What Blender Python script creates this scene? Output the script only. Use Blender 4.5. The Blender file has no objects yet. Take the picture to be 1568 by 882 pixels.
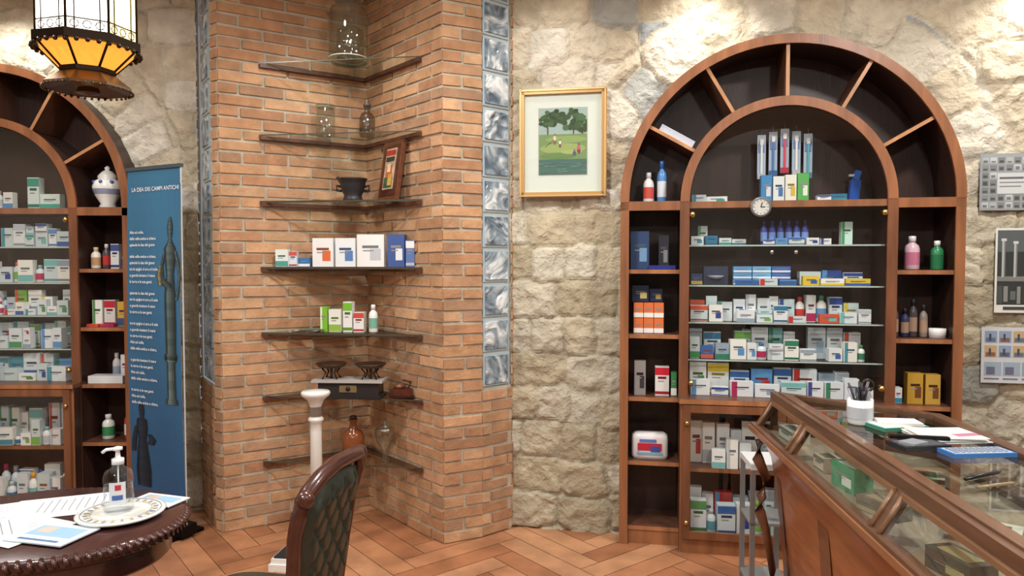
import bpy, math, random
from mathutils import Vector, Matrix, noise
pi=math.pi
# ------------------------------------------------------------ helpers
def srgb(c):
    if isinstance(c,str): c=tuple(int(c[i:i+2],16) for i in (0,2,4))
    return tuple(((x/255)/12.92 if x/255<=.04045 else ((x/255+.055)/1.055)**2.4) for x in c)
def shade(c,k):
    if isinstance(c,str): c=tuple(int(c[i:i+2],16) for i in (0,2,4))
    return tuple(max(0,min(255,x*k)) for x in c)
class MB:
    def __init__(s): s.v=[];s.f=[];s.c=[];s.m=[];s.s=[];s.M=None
    def add(s,vs,fs,col,mat=0,sm=False,cols=None):
        o=len(s.v)
        for p in vs:
            p=Vector(p)
            if s.M is not None: p=s.M@p
            s.v.append(p)
        lc=srgb(col)
        for k,f in enumerate(fs):
            s.f.append([o+i for i in f]); s.m.append(mat); s.s.append(sm)
            s.c.append(srgb(cols[k]) if cols and cols[k] is not None else lc)
    def box(s,cx,cy,cz,sx,sy,sz,col,mat=0,rot=0,fc=None,tilt=None):
        x,y,z=sx/2,sy/2,sz/2
        vs=[(-x,-y,-z),(x,-y,-z),(x,y,-z),(-x,y,-z),(-x,-y,z),(x,-y,z),(x,y,z),(-x,y,z)]
        Mx=Matrix.Translation((cx,cy,cz))@Matrix.Rotation(rot,4,'Z')
        if tilt: Mx=Mx@Matrix.Rotation(tilt[0],4,tilt[1])
        vs=[Mx@Vector(v) for v in vs]
        s.add(vs,[(0,3,2,1),(4,5,6,7),(0,1,5,4),(1,2,6,5),(2,3,7,6),(3,0,4,7)],col,mat,False,[None,None,fc,None,None,None] if fc else None)
    def b2(s,x0,x1,y0,y1,z0,z1,col,mat=0,fc=None):
        s.box((x0+x1)/2,(y0+y1)/2,(z0+z1)/2,abs(x1-x0),abs(y1-y0),abs(z1-z0),col,mat,0,fc)
    def prism(s,poly,z0,z1,col,mat=0):
        n=len(poly)
        vs=[(x,y,z0) for x,y in poly]+[(x,y,z1) for x,y in poly]
        s.add(vs,[list(range(n))[::-1],list(range(n,2*n))]+[(i,(i+1)%n,n+(i+1)%n,n+i) for i in range(n)],col,mat)
    def yprism(s,poly,y0,y1,col,mat=0):
        n=len(poly)
        vs=[(x,y0,z) for x,z in poly]+[(x,y1,z) for x,z in poly]
        s.add(vs,[list(range(n)),list(range(n,2*n))[::-1]]+[((i+1)%n,i,n+i,n+(i+1)%n) for i in range(n)],col,mat)
    def loft(s,outline,prof,col,mat=0,sm=True,cols=None,caps=True):
        n=len(outline); vs=[];fs=[]
        for sc,z in prof:
            for x,y in outline: vs.append((x*sc,y*sc,z))
        cc=[]
        for k in range(len(prof)-1):
            for i in range(n):
                fs.append((k*n+i,k*n+(i+1)%n,(k+1)*n+(i+1)%n,(k+1)*n+i)); cc.append(cols[k] if cols else None)
        if caps:
            fs.append(list(range(n))[::-1]); cc.append(cols[0] if cols else None)
            m=len(prof)-1; fs.append([m*n+i for i in range(n)]); cc.append(cols[-1] if cols else None)
        s.add(vs,fs,col,mat,sm,cc)
    def lathe(s,prof,cx,cy,cz,col,mat=0,seg=24,sm=True,cols=None,ang=0,caps=True):
        ol=[(math.cos(ang+2*pi*i/seg),math.sin(ang+2*pi*i/seg)) for i in range(seg)]
        old=s.M; T=Matrix.Translation((cx,cy,cz)); s.M=(old@T) if old is not None else T
        s.loft(ol,[(max(r,1e-4),z) for r,z in prof],col,mat,sm,cols,caps); s.M=old
    def tube(s,pts,rad,col,mat=0,seg=8,closed=False,flat=1.0):
        pts=[Vector(p) for p in pts]; n=len(pts); vs=[];fs=[]
        up=Vector((0,0,1))
        for k in range(n):
            if closed: d=pts[(k+1)%n]-pts[k-1]
            else: d=pts[min(k+1,n-1)]-pts[max(k-1,0)]
            d.normalize()
            a=d.cross(up)
            if a.length<.05: a=d.cross(Vector((0,1,0)))
            a.normalize(); b=d.cross(a); b.normalize()
            r=rad[k] if isinstance(rad,(list,tuple)) else rad
            for i in range(seg):
                t=2*pi*i/seg
                vs.append(pts[k]+a*math.cos(t)*r+b*math.sin(t)*r*flat)
        rng=n if closed else n-1
        for k in range(rng):
            k2=(k+1)%n
            for i in range(seg): fs.append((k*seg+i,k2*seg+i,k2*seg+(i+1)%seg,k*seg+(i+1)%seg))
        if not closed:
            fs.append(list(range(seg))); fs.append([(n-1)*seg+i for i in range(seg)][::-1])
        s.add(vs,fs,col,mat,True)
    def ball(s,cx,cy,cz,r,col,mat=0,seg=12,sz=1):
        s.lathe([(r*math.sin(pi*k/8),-r*sz*math.cos(pi*k/8)) for k in range(9)],cx,cy,cz,col,mat,seg)
    def arc(s,r0,r1,y0,y1,zc,a0,a1,n,col,fc,mat=0,xc=0):
        for k in range(n):
            t0=a0+(a1-a0)*k/n; t1=a0+(a1-a0)*(k+1)/n
            P=[(xc+r*math.cos(t),zc+r*math.sin(t)) for r,t in ((r0,t0),(r1,t0),(r1,t1),(r0,t1))]
            vs=[(x,y0,z) for x,z in P]+[(x,y1,z) for x,z in P]
            s.add(vs,[(0,1,2,3),(7,6,5,4),(1,5,6,2),(3,7,4,0)],col,mat,False,[fc,None,None,None])
    def obj(s,name,mats,M=None,parent=None):
        me=bpy.data.meshes.new(name)
        me.from_pydata([tuple(v) for v in s.v],[],s.f)
        for m in mats: me.materials.append(m)
        ca=me.color_attributes.new('Col','FLOAT_COLOR','CORNER')
        flat=[]
        for p,c in zip(me.polygons,s.c): flat+= (list(c[:3])+[1.0])*p.loop_total
        ca.data.foreach_set('color',flat)
        me.polygons.foreach_set('material_index',s.m)
        me.polygons.foreach_set('use_smooth',s.s)
        me.update()
        ob=bpy.data.objects.new(name,me); bpy.context.scene.collection.objects.link(ob)
        if parent: ob.parent=parent
        if M is not None:
            if parent: ob.matrix_local=M
            else: ob.matrix_world=M
        return ob
def empty(name,M=None):
    e=bpy.data.objects.new(name,None); bpy.context.scene.collection.objects.link(e)
    e.empty_display_size=.1
    if M is not None: e.matrix_world=M
    return e
def T(x,y,z,rz=0): return Matrix.Translation((x,y,z))@Matrix.Rotation(rz,4,'Z')
# ------------------------------------------------------------ materials
def base(name):
    m=bpy.data.materials.new(name); m.use_nodes=True; nt=m.node_tree
    return m,nt,nt.nodes['Principled BSDF']
def vc(name,rough=.5,metal=0,nscale=0,namt=.2,bump=0,bscale=40,stretch=None,spec=.5,coat=0,ridged=False,bdist=.01):
    m,nt,p=base(name); N=nt.nodes; L=nt.links
    at=N.new('ShaderNodeAttribute'); at.attribute_name='Col'
    p.inputs['Roughness'].default_value=rough; p.inputs['Metallic'].default_value=metal
    p.inputs['Specular IOR Level'].default_value=spec
    p.inputs['Coat Weight'].default_value=coat
    col=at.outputs['Color']
    tc=N.new('ShaderNodeTexCoord'); src=tc.outputs['Object']
    if stretch:
        mp=N.new('ShaderNodeMapping'); mp.inputs['Scale'].default_value=stretch; L.new(src,mp.inputs['Vector']); src=mp.outputs['Vector']
    if nscale:
        n=N.new('ShaderNodeTexNoise'); n.inputs['Scale'].default_value=nscale; n.inputs['Detail'].default_value=6
        L.new(src,n.inputs['Vector'])
        mr=N.new('ShaderNodeMapRange'); mr.inputs['From Min'].default_value=.3; mr.inputs['From Max'].default_value=.7
        mr.inputs['To Min'].default_value=1-namt; mr.inputs['To Max'].default_value=1+namt; L.new(n.outputs['Fac'],mr.inputs['Value'])
        mx=N.new('ShaderNodeVectorMath'); mx.operation='SCALE'; L.new(col,mx.inputs[0]); L.new(mr.outputs['Result'],mx.inputs['Scale'])
        col=mx.outputs['Vector']
    L.new(col,p.inputs['Base Color'])
    if bump:
        n2=N.new('ShaderNodeTexNoise'); n2.inputs['Scale'].default_value=bscale; n2.inputs['Detail'].default_value=8; n2.inputs['Roughness'].default_value=.65
        L.new(src,n2.inputs['Vector']); h=n2.outputs['Fac']
        if ridged:
            v=N.new('ShaderNodeTexVoronoi'); v.inputs['Scale'].default_value=15; v.feature='F1'; v.inputs['Randomness'].default_value=1
            wn=N.new('ShaderNodeTexNoise'); wn.inputs['Scale'].default_value=10; wn.inputs['Detail'].default_value=3; L.new(src,wn.inputs['Vector'])
            wm=N.new('ShaderNodeVectorMath'); wm.operation='MULTIPLY_ADD'; wm.inputs[1].default_value=(.16,.16,.16); L.new(wn.outputs['Color'],wm.inputs[0]); L.new(src,wm.inputs[2])
            L.new(wm.outputs['Vector'],v.inputs['Vector'])
            ad=N.new('ShaderNodeMath'); ad.operation='MULTIPLY_ADD'; ad.inputs[1].default_value=.9; L.new(v.outputs['Distance'],ad.inputs[0]); L.new(h,ad.inputs[2]); h=ad.outputs[0]
        b=N.new('ShaderNodeBump'); b.inputs['Strength'].default_value=bump; b.inputs['Distance'].default_value=bdist
        L.new(h,b.inputs['Height']); L.new(b.outputs['Normal'],p.inputs['Normal'])
    return m
def glassm(name,tint=(1,1,1),refl=.035,rough=.0,grz=.7):
    m=bpy.data.materials.new(name); m.use_nodes=True; nt=m.node_tree; N=nt.nodes; L=nt.links
    N.clear(); out=N.new('ShaderNodeOutputMaterial'); t=N.new('ShaderNodeBsdfTransparent'); t.inputs['Color'].default_value=(*tint,1)
    g=N.new('ShaderNodeBsdfGlossy'); g.inputs['Roughness'].default_value=rough
    f=N.new('ShaderNodeLayerWeight'); f.inputs['Blend'].default_value=.5
    pw=N.new('ShaderNodeMath'); pw.operation='POWER'; pw.inputs[1].default_value=5; L.new(f.outputs['Facing'],pw.inputs[0])
    mx=N.new('ShaderNodeMixShader'); a=N.new('ShaderNodeMath'); a.operation='MULTIPLY_ADD'; a.inputs[1].default_value=grz; a.inputs[2].default_value=refl
    L.new(pw.outputs[0],a.inputs[0]); L.new(a.outputs[0],mx.inputs[0]); L.new(t.outputs[0],mx.inputs[1]); L.new(g.outputs[0],mx.inputs[2]); L.new(mx.outputs[0],out.inputs[0])
    return m
def emit(name,col,st):
    m,nt,p=base(name); p.inputs['Base Color'].default_value=(*srgb(col),1)
    p.inputs['Emission Color'].default_value=(*srgb(col),1); p.inputs['Emission Strength'].default_value=st; return m
PL=vc('painted_card',.45); PLB=vc('plastic_glossy',.25); MATTE=vc('matte_paint',.8)
WOOD=vc('walnut_wood',.38,0,3.0,.28,.1,20,(6,6,.8)); WOODH=vc('varnished_wood',.28,0,4.0,.3,.08,20,(6,.8,6),coat=.3)
STONE=vc('rough_limestone',.92,0,7,.10,.9,34,spec=.12,ridged=True,bdist=.019); BRICK=vc('brick_clay',.88,0,14,.16,.6,50,spec=.2)
FLOORM=vc('terracotta_tile',.4,0,5,.28,.12,30); METAL=vc('dark_metal',.35,.9); BRASS=vc('brass',.25,1)
LEATHER=vc('leather',.33,0,20,.15,.15,120); PLAST=vc('plaster',.9,0,3,.04)
GLASS=glassm('pane_glass',(.985,.995,.99),.09); GLASST=glassm('counter_glass',(.95,.99,.97),.15); GLASS2=glassm('shelf_glass',(.93,.96,.95),.02,0,.4); JAR=glassm('jar_glass',(.82,.87,.84),.14,.03,.8)
PLASTICCLEAR=glassm('clear_plastic',(.97,.98,.99),.05,.08,.7)
gb,nt,p=base('glass_block'); N=nt.nodes; L=nt.links
tc=N.new('ShaderNodeTexCoord'); n=N.new('ShaderNodeTexNoise'); n.inputs['Scale'].default_value=8; n.inputs['Detail'].default_value=2; n.inputs['Distortion'].default_value=1.8
L.new(tc.outputs['Object'],n.inputs['Vector']); cr=N.new('ShaderNodeValToRGB')
e=cr.color_ramp.elements; e[0].position=.32; e[0].color=(*srgb('566776'),1); e[1].position=.68; e[1].color=(*srgb('eef3f5'),1)  # white highlights over dark blue-grey, painted into the block colour
k=cr.color_ramp.elements.new(.5); k.color=(*srgb('94a2ae'),1)
L.new(n.outputs['Fac'],cr.inputs[0]); L.new(cr.outputs[0],p.inputs['Base Color']); p.inputs['Roughness'].default_value=.1
b=N.new('ShaderNodeBump'); b.inputs['Strength'].default_value=1; b.inputs['Distance'].default_value=.03; L.new(n.outputs['Fac'],b.inputs['Height']); L.new(b.outputs[0],p.inputs['Normal'])
GBLOCK=gb
# ------------------------------------------------------------ frames
TH=math.radians(10.2); O=Vector((0,4.17,0))
MR=Matrix.Translation(O)@Matrix.Rotation(-TH,4,'Z')
ML=Matrix.Translation((-3.13,4.45,0))
def RW(u,w,z=0): return MR@Vector((u,-w,z))
CEIL=3.2; ZS=1.87; RO=.85; RI=.52
# ------------------------------------------------------------ stone walls
def stone_wall(name,M,x0,x1,z0,z1,holes,seed):
    rg=random.Random(seed); H=.205
    def mk(n0,n1,j0,j1,ws,jx,jz):
        rows={}
        for i in range(n0,n1):
            w=rg.choice(ws); off=rg.random(); s={}
            for j in range(int(j0/w)-3,int(j1/w)+4):
                rr=rg.random()
                if rr<.055: c=rg.choice([(168,174,177),(158,166,171),(180,181,176)])
                else: c=rg.choice([(216,205,184),(222,213,196),(206,193,170),(226,219,204),(212,199,176),(198,186,163)])
                s[j]=((j+.5+off)*w+rg.uniform(-jx,jx)*w,(i+.5)*H+rg.uniform(-jz,jz),c,rg.uniform(-.009,.010))
            rows[i]=(w,off,s)
        return rows
    R1=mk(-3,int(z1/H)+4,x0-1,x1+1,[.2,.24,.28,.33],.16,.026)
    R2=mk(-3,12,-4,6,[.18,.22,.26],.2,.05)
    st=.0125; nx=int((x1-x0)/st); nz=int((z1-z0)/st); vs=[];cols=[]
    for a in range(nz+1):
        z=z0+(z1-z0)*a/nz
        for b_ in range(nx+1):
            x=x0+(x1-x0)*b_/nx
            nv=noise.noise_vector(Vector((x*3.5,z*3.5,seed)))*.016+noise.noise_vector(Vector((x*15,z*15,seed)))*.012
            X=x+nv.x; Z=z+nv.y; rows=R1; extra=9; pn=6
            for hc in holes:
                rr=math.hypot(X-hc,Z-ZS)
                if Z>ZS-.02 and rr<1.16:
                    rows=R2; extra=min(extra,(1.16-rr)/.1); th=math.atan2(Z-ZS,X-hc)
                    if th<-1.6: th+=2*pi
                    Z=(rr-.84)*.66+H*3; X=th*1.0; pn=5
                elif Z>ZS-.02: extra=min(extra,abs(rr-1.16)/.1)
            i0=int(math.floor(Z/H)); best=1e9;sec=1e9;bc=None
            for i in (i0-1,i0,i0+1):
                if i not in rows: continue
                w,off,s=rows[i]; j0=int(math.floor(X/w-off))
                for j in (j0-1,j0,j0+1):
                    q=s.get(j)
                    if not q: continue
                    dx=abs(X-q[0])/(w*.5); dz=abs(Z-q[1])/(H*.5)
                    d=(dx**pn+dz**pn)**(1/pn)
                    if d<best: sec=best; best=d; bc=q
                    elif d<sec: sec=d
            if bc is None: bc=(0,0,(206,196,176),0)
            e=min(sec-best,extra)
            k=max(0,min(1,(e-.07)/.10)); k=k*k*(3-2*k)
            dome=max(0,min(1,e/.6))
            f=noise.fractal(Vector((x*10,z*10,seed*3.1)),.7,2.1,4)
            r=abs(noise.noise(Vector((x*8,z*8,seed+9))))
            r2=abs(noise.noise(Vector((x*17,z*17,seed+29))))
            h=k*(.022+.004*dome+bc[3]+.008*f-.020*r-.012*r2)+(1-k)*.002*f
            vs.append((x,-h,z))
            kk=1+.06*f; low=1-.13*max(0,min(1,(2.1-z)/1.1))  # low: weaker light on the lower wall, painted into the stone colour
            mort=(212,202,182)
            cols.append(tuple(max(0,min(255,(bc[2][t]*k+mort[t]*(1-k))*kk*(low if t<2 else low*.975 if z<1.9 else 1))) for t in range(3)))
    fs=[]
    for a in range(nz):
        for b_ in range(nx):
            q=(a*(nx+1)+b_,a*(nx+1)+b_+1,(a+1)*(nx+1)+b_+1,(a+1)*(nx+1)+b_)
            if any(all(((vs[v][0]-hc)**2+max(0,vs[v][2]-ZS)**2)<.838**2 for v in q) for hc in holes): continue
            fs.append(q)
    me=bpy.data.meshes.new(name); me.from_pydata(vs,[],fs)
    ca=me.color_attributes.new('Col','FLOAT_COLOR','POINT'); fl=[]
    for c in cols: fl+=list(srgb(c))+[1]
    ca.data.foreach_set('color',fl)
    me.polygons.foreach_set('use_smooth',[True]*len(fs)); me.materials.append(STONE)
    ob=bpy.data.objects.new(name,me); bpy.context.scene.collection.objects.link(ob); ob.matrix_world=M
CU=1.48
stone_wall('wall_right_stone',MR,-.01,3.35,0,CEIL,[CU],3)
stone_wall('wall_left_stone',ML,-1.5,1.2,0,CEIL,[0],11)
# ------------------------------------------------------------ brick niche
A_=Vector((-1.645,4.059)); 
def rw2(u,w): p=RW(u,w); return Vector((p.x,p.y))
C_=rw2(-.955,-.19); B_=rw2(-.32,.335); D_=rw2(-.135,.202); E_=rw2(0,.036); E2=rw2(.0,-.06)
S0=Vector((-1.95,4.52)); G2=Vector((-1.93,4.45)); G1=Vector((-1.70,4.10))
mb=MB(); rg=random.Random(5); PIT=.064; BH=.050
def bricks(P,Q,z0,z1,ph=0):
    d=Q-P; Ln=d.length; d/=Ln; nrm=Vector((d.y,-d.x))
    mb.add([(P.x,P.y,z0),(Q.x,Q.y,z0),(Q.x,Q.y,z1),(P.x,P.y,z1)],[(0,1,2,3)],(186,176,158))
    r=0; z=0
    while z<z1-.01:
        if z>=z0-.03:
            x=-((r%2)*.13+ph*.05+rg.uniform(0,.03))
            while x<Ln:
                a=x+.006; b_=min(x+.25,Ln)
                if x<0: a=0
                if b_-a>.02:
                    h=BH*rg.uniform(.94,1.05); pr=.008+rg.uniform(-.003,.003); dz=rg.uniform(-.002,.002)
                    c=rg.choice([(190,148,112),(196,154,118),(184,140,106),(202,162,126),(178,134,102),(190,148,116),(172,136,108)])
                    c=shade(c,rg.uniform(.94,1.03))
                    zz0=max(z+.006+dz,z0); zz1=min(z+.006+h+dz,z1)
                    vs=[]
                    for (xx,off) in ((a,0),(b_,0),(b_,pr),(a,pr)):
                        for zq in (zz0,zz1):
                            jx=rg.uniform(-.002,.002) if off else 0
                            pt=P+d*(xx+jx)+nrm*(off+jx)
                            vs.append((pt.x,pt.y,zq+(rg.uniform(-.0025,.0025) if off else 0)))
                    mb.add(vs,[(6,4,5,7),(0,6,7,1),(4,2,3,5),(7,5,3,1),(0,2,4,6)],c)
                x+=.26
        z+=PIT; r+=1
ZG=.84
bricks(S0,G2,0,CEIL); bricks(G2,G1,0,ZG); bricks(G1,A_,0,CEIL,1); bricks(A_,C_,0,CEIL); bricks(C_,B_,0,CEIL,1)
bricks(B_,D_,0,CEIL); bricks(D_,E_,0,ZG,1); bricks(E_,E2,0,CEIL)
mb.obj('wall_niche_brick',[BRICK])
def gcol(P,Q,nm):
    g=MB(); d=Q-P; Ln=d.length; d/=Ln; nrm=Vector((d.y,-d.x)); rot=math.atan2(d.y,d.x)
    mid=(P+Q)/2-nrm*.04
    g.box(mid.x,mid.y,(ZG+CEIL)/2,Ln,.05,CEIL-ZG,(222,222,216),1,rot)
    z=ZG+.008
    while z<CEIL:
        hh=min(.184,CEIL-z-.002)
        w=min(Ln-.02,.19)
        for (ins,off0,off1,mt,c) in ((0,-.016,-.004,1,(176,192,200)),(.014,-.004,.004,0,(255,255,255))):
            m2=(P+Q)/2+nrm*((off0+off1)/2)
            g.box(m2.x,m2.y,z+hh/2,w-2*ins,off1-off0,hh-2*ins,c,mt,rot)
        z+=.196
    g.obj(nm,[GBLOCK,PLB])
gcol(D_,E_,'window_1'); gcol(G2,G1,'window_2')
# ------------------------------------------------------------ floor, ceiling, other walls
mb=MB(); Wd=.13; n_=5; rg=random.Random(2)
FR=Matrix.Rotation(math.radians(38),4,'Z')
mb.add([(-4.7,-3,-.004),(3.9,-3,-.004),(3.9,5.1,-.004),(-4.7,5.1,-.004)],[(0,1,2,3)],(110,84,66))
for x in range(-60,60):
    for y in range(-60,60):
        t=(x-y)%(2*n_)
        if t==0: w,h=n_,1
        elif t==2*n_-1: w,h=1,n_
        else: continue
        c=FR@Vector(((x+w/2)*Wd,(y+h/2)*Wd,0))
        if not(-4.5<c.x<3.6 and -2.8<c.y<4.9): continue
        g=.0018; q=[(x*Wd+g,y*Wd+g,0),((x+w)*Wd-g,y*Wd+g,0),((x+w)*Wd-g,(y+h)*Wd-g,0),(x*Wd+g,(y+h)*Wd-g,0)]
        cc=rg.choice([(164,112,80),(156,104,72),(172,120,86),(148,98,68),(178,130,96)])
        mb.add([FR@Vector(p_) for p_ in q],[(0,1,2,3)],cc)
mb.obj('floor',[FLOORM])
mb=MB(); mb.box(-.4,1.05,CEIL+.03,8.6,8.1,.06,(235,235,230)); mb.obj('ceiling',[PLAST])
mb=MB(); mb.box(-.4,-3.03,1.6,8.6,.06,3.2,(132,130,124)); mb.obj('wall_back',[PLAST])  # dark grey stands in for the less lit back of the shop
mb=MB(); mb.box(-4.66,.9,1.6,.06,7.9,3.2,(214,208,196)); mb.obj('wall_left',[PLAST])
mb=MB(); mb.box(3.34,.3,1.6,.06,6.6,3.2,(190,184,172)); mb.obj('wall_right',[PLAST])
# ------------------------------------------------------------ cabinets
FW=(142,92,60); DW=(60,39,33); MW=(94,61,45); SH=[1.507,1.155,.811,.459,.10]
def cabinet(M):
    root=empty('arched_display_cabinet',M)
    f=MB(); y0,y1=-.15,.15
    poly=[(-RO+.01,0.0),(RO-.01,0.0)]+[((RO-.01)*math.cos(pi*k/40),ZS+(RO-.01)*math.sin(pi*k/40)) for k in range(41)]
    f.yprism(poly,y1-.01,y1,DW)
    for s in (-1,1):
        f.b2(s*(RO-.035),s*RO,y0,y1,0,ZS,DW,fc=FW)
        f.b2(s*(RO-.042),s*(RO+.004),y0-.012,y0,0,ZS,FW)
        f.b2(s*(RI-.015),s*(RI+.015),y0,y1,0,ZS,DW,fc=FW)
        f.b2(s*(RI-.03),s*(RI+.02),y0-.014,y0,.82,ZS,(118,74,50))
        for z in SH: f.b2(s*(RI+.015),s*(RO-.035),y0+.005,y1-.01,z-.022,z,MW,fc=(156,104,70))
        f.b2(s*(RI+.015),s*(RO-.035),y0+.01,y0+.03,0,.08,MW,fc=FW)
    f.b2(-RO+.03,RO-.03,y0+.002,y1-.01,ZS-.035,ZS,MW,fc=(146,96,64))
    for s in (-1,1): f.b2(s*(RI+.02),s*(RO+.004),y0-.012,y0+.002,ZS-.045,ZS+.004,FW)
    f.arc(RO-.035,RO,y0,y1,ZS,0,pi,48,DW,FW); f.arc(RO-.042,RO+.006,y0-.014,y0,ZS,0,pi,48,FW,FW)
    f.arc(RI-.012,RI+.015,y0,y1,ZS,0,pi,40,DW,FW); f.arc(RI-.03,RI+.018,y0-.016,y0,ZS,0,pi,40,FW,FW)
    for a in (30,60,90,120,150):
        t=math.radians(a); rm=(RI+RO)/2-.005
        f.box(rm*math.cos(t),-.002,ZS+rm*math.sin(t),RO-RI-.045,.29,.018,MW,0,0,(186,134,92),(-t,'Y'))
    yl=-.22
    f.b2(-RI-.02,RI+.02,yl-.02,y1-.01,.80,.825,MW,fc=(168,112,74))
    for s in (-1,1): f.b2(s*(RI-.012),s*(RI+.014),yl,y0,0,.80,DW,fc=FW)
    f.b2(-RI,RI,yl,y1-.01,.07,.095,DW,fc=MW); f.b2(-RI,RI,yl-.005,yl+.02,0,.075,FW)
    f.b2(-RI,RI,yl+.04,y1-.01,.425,.445,MW,fc=FW)
    for a,b_ in ((-RI,-.002),(.002,RI)):
        for q in ((a,a+.04),(b_-.04,b_)): f.b2(q[0],q[1],yl-.02,yl-.001,.08,.795,(116,74,50))
        for q in ((.08,.12),(.755,.795)): f.b2(a+.04,b_-.04,yl-.02,yl-.001,q[0],q[1],(128,82,54))
    f.obj('carcass',[WOOD],parent=root)
    g=MB()
    for z in (1.64,1.423,1.223,1.02):
        g.b2(-RI+.02,RI-.02,-.095,y1-.012,z-.008,z,(255,255,255),0)
    g.obj('glass_shelves',[GLASS2],parent=root)
    g=MB()
    for z in (1.64,1.423,1.223,1.02): g.b2(-RI+.02,RI-.02,-.0965,-.0952,z-.008,z,(186,204,198),0)
    g.obj('shelf_edges',[PLB],parent=root)
    g=MB(); R=RI-.035
    P=[(-R,.83),(R,.83)]+[(R*math.cos(pi*k/40),ZS+R*math.sin(pi*k/40)) for k in range(41)]
    g.add([(x,y0-.002,z) for x,z in P],[list(range(len(P)))],(255,)*3)
    for a,b_ in ((-RI+.04,-.04),(.04,RI-.04)): g.add([(a,yl-.01,.12),(b_,yl-.01,.12),(b_,yl-.01,.755),(a,yl-.01,.755)],[(0,1,2,3)],(255,)*3)
    g.obj('glass_doors',[GLASS],parent=root)
    h=MB()
    for x in (-.475,.475):
        for z in (.90,1.80): h.ball(x,y0-.018,z,.016,(200,170,110))
    for x in (-.03,.03):h.ball(x,yl-.03,.45,.012,(200,170,110))
    for x in (-RI+.02,RI-.02):
        for z in (.17,.70): h.ball(x,yl-.028,z,.013,(200,170,110))
    for x in (-.07,.05): h.ball(x,y0-.012,1.60,.011,(190,190,190))
    h.obj('brass_fittings',[BRASS],parent=root)
    return root
MCR=MR@Matrix.Translation((CU,0,0)); MCL=ML
cabinet(MCR); cabinet(MCL)
WH=[(240,243,243),(230,236,240),(244,244,238),(222,232,238),(206,222,226)]
TEAL=[(60,160,150),(70,150,170),(40,120,160)]; GRN=[(60,150,90),(120,180,80),(40,130,100)]; BLU=[(50,100,170),(40,70,150),(90,150,205)]
REDS=[(200,50,50),(210,90,60),(180,40,90)]; YEL=[(230,200,60),(235,160,50)]
def package(m,x,y,z,w,d,h,c,ac,style,rot=0):
    m.box(x,y,z+h/2,w,d,h,c,0,rot)
    R_=Matrix.Translation((x,y,z))@Matrix.Rotation(rot,4,'Z'); old=m.M; m.M=old@R_ if old is not None else R_
    f=-d/2-.0004
    if style==0: m.box(0,f,h*.18,w,.0008,h*.30,ac)
    elif style==1: m.box(-w*.34,f,h*.5,w*.25,.0008,h,ac)
    elif style==2: m.box(0,f,h*.84,w,.0008,h*.26,ac); m.box(0,f,h*.1,w,.0008,h*.10,shade(ac,.8))
    elif style==3: m.box(w*.18,f,h*.38,w*.4,.0008,h*.36,ac); 
    m.box(0,f-.0004,h*.62,w*.6,.0006,h*.08,shade(ac,.6)); m.box(-w*.08,f-.0004,h*.5,w*.4,.0006,h*.035,(140,144,154))
    m.M=old
def bottle(m,x,y,z,r,h,c,cap,lab=None,mat=0):
    m.lathe([(r*.9,0),(r,h*.03),(r,h*.62),(r*.85,h*.72),(r*.42,h*.8),(r*.42,h*.82)],x,y,z,c,mat,16)
    m.lathe([(r*.5,0),(r*.5,h*.17),(r*.4,h*.18)],x,y,z+h*.82,cap,0,14)
    if lab: m.lathe([(r*1.02,h*.15),(r*1.02,h*.52)],x,y,z,lab,0,16,caps=False); 
def row(m,rg,x0,x1,yf,z,hlo,hhi,wlo,whi,accs,gap=.15,dark=.1,bot=.08):
    x=x0
    while True:
        w=rg.uniform(wlo,whi)
        if x+w>x1: break
        if rg.random()<gap: x+=w*.7; continue
        h=rg.uniform(hlo,hhi)
        if rg.random()<bot: bottle(m,x+w*.35,yf+.03,z,min(.026,w*.35),h,rg.choice(WH),rg.choice(accs),rg.choice(accs)); x+=w*.75; continue
        c=rg.choice(WH) if rg.random()>dark else rg.choice(accs)
        d=rg.uniform(.04,.06); package(m,x+w/2,yf+d/2+rg.uniform(0,.02),z,w*.95,d,h,c,rg.choice(accs),rg.randrange(4),rg.uniform(-.1,.1))
        if h<hhi*.6 and rg.random()<.4: package(m,x+w/2,yf+d/2+.01,z+h,w*.85,d,h*.6,rg.choice(WH),rg.choice(accs),rg.randrange(4),rg.uniform(-.1,.1))
        x+=w+rg.uniform(0,.006)
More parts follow.
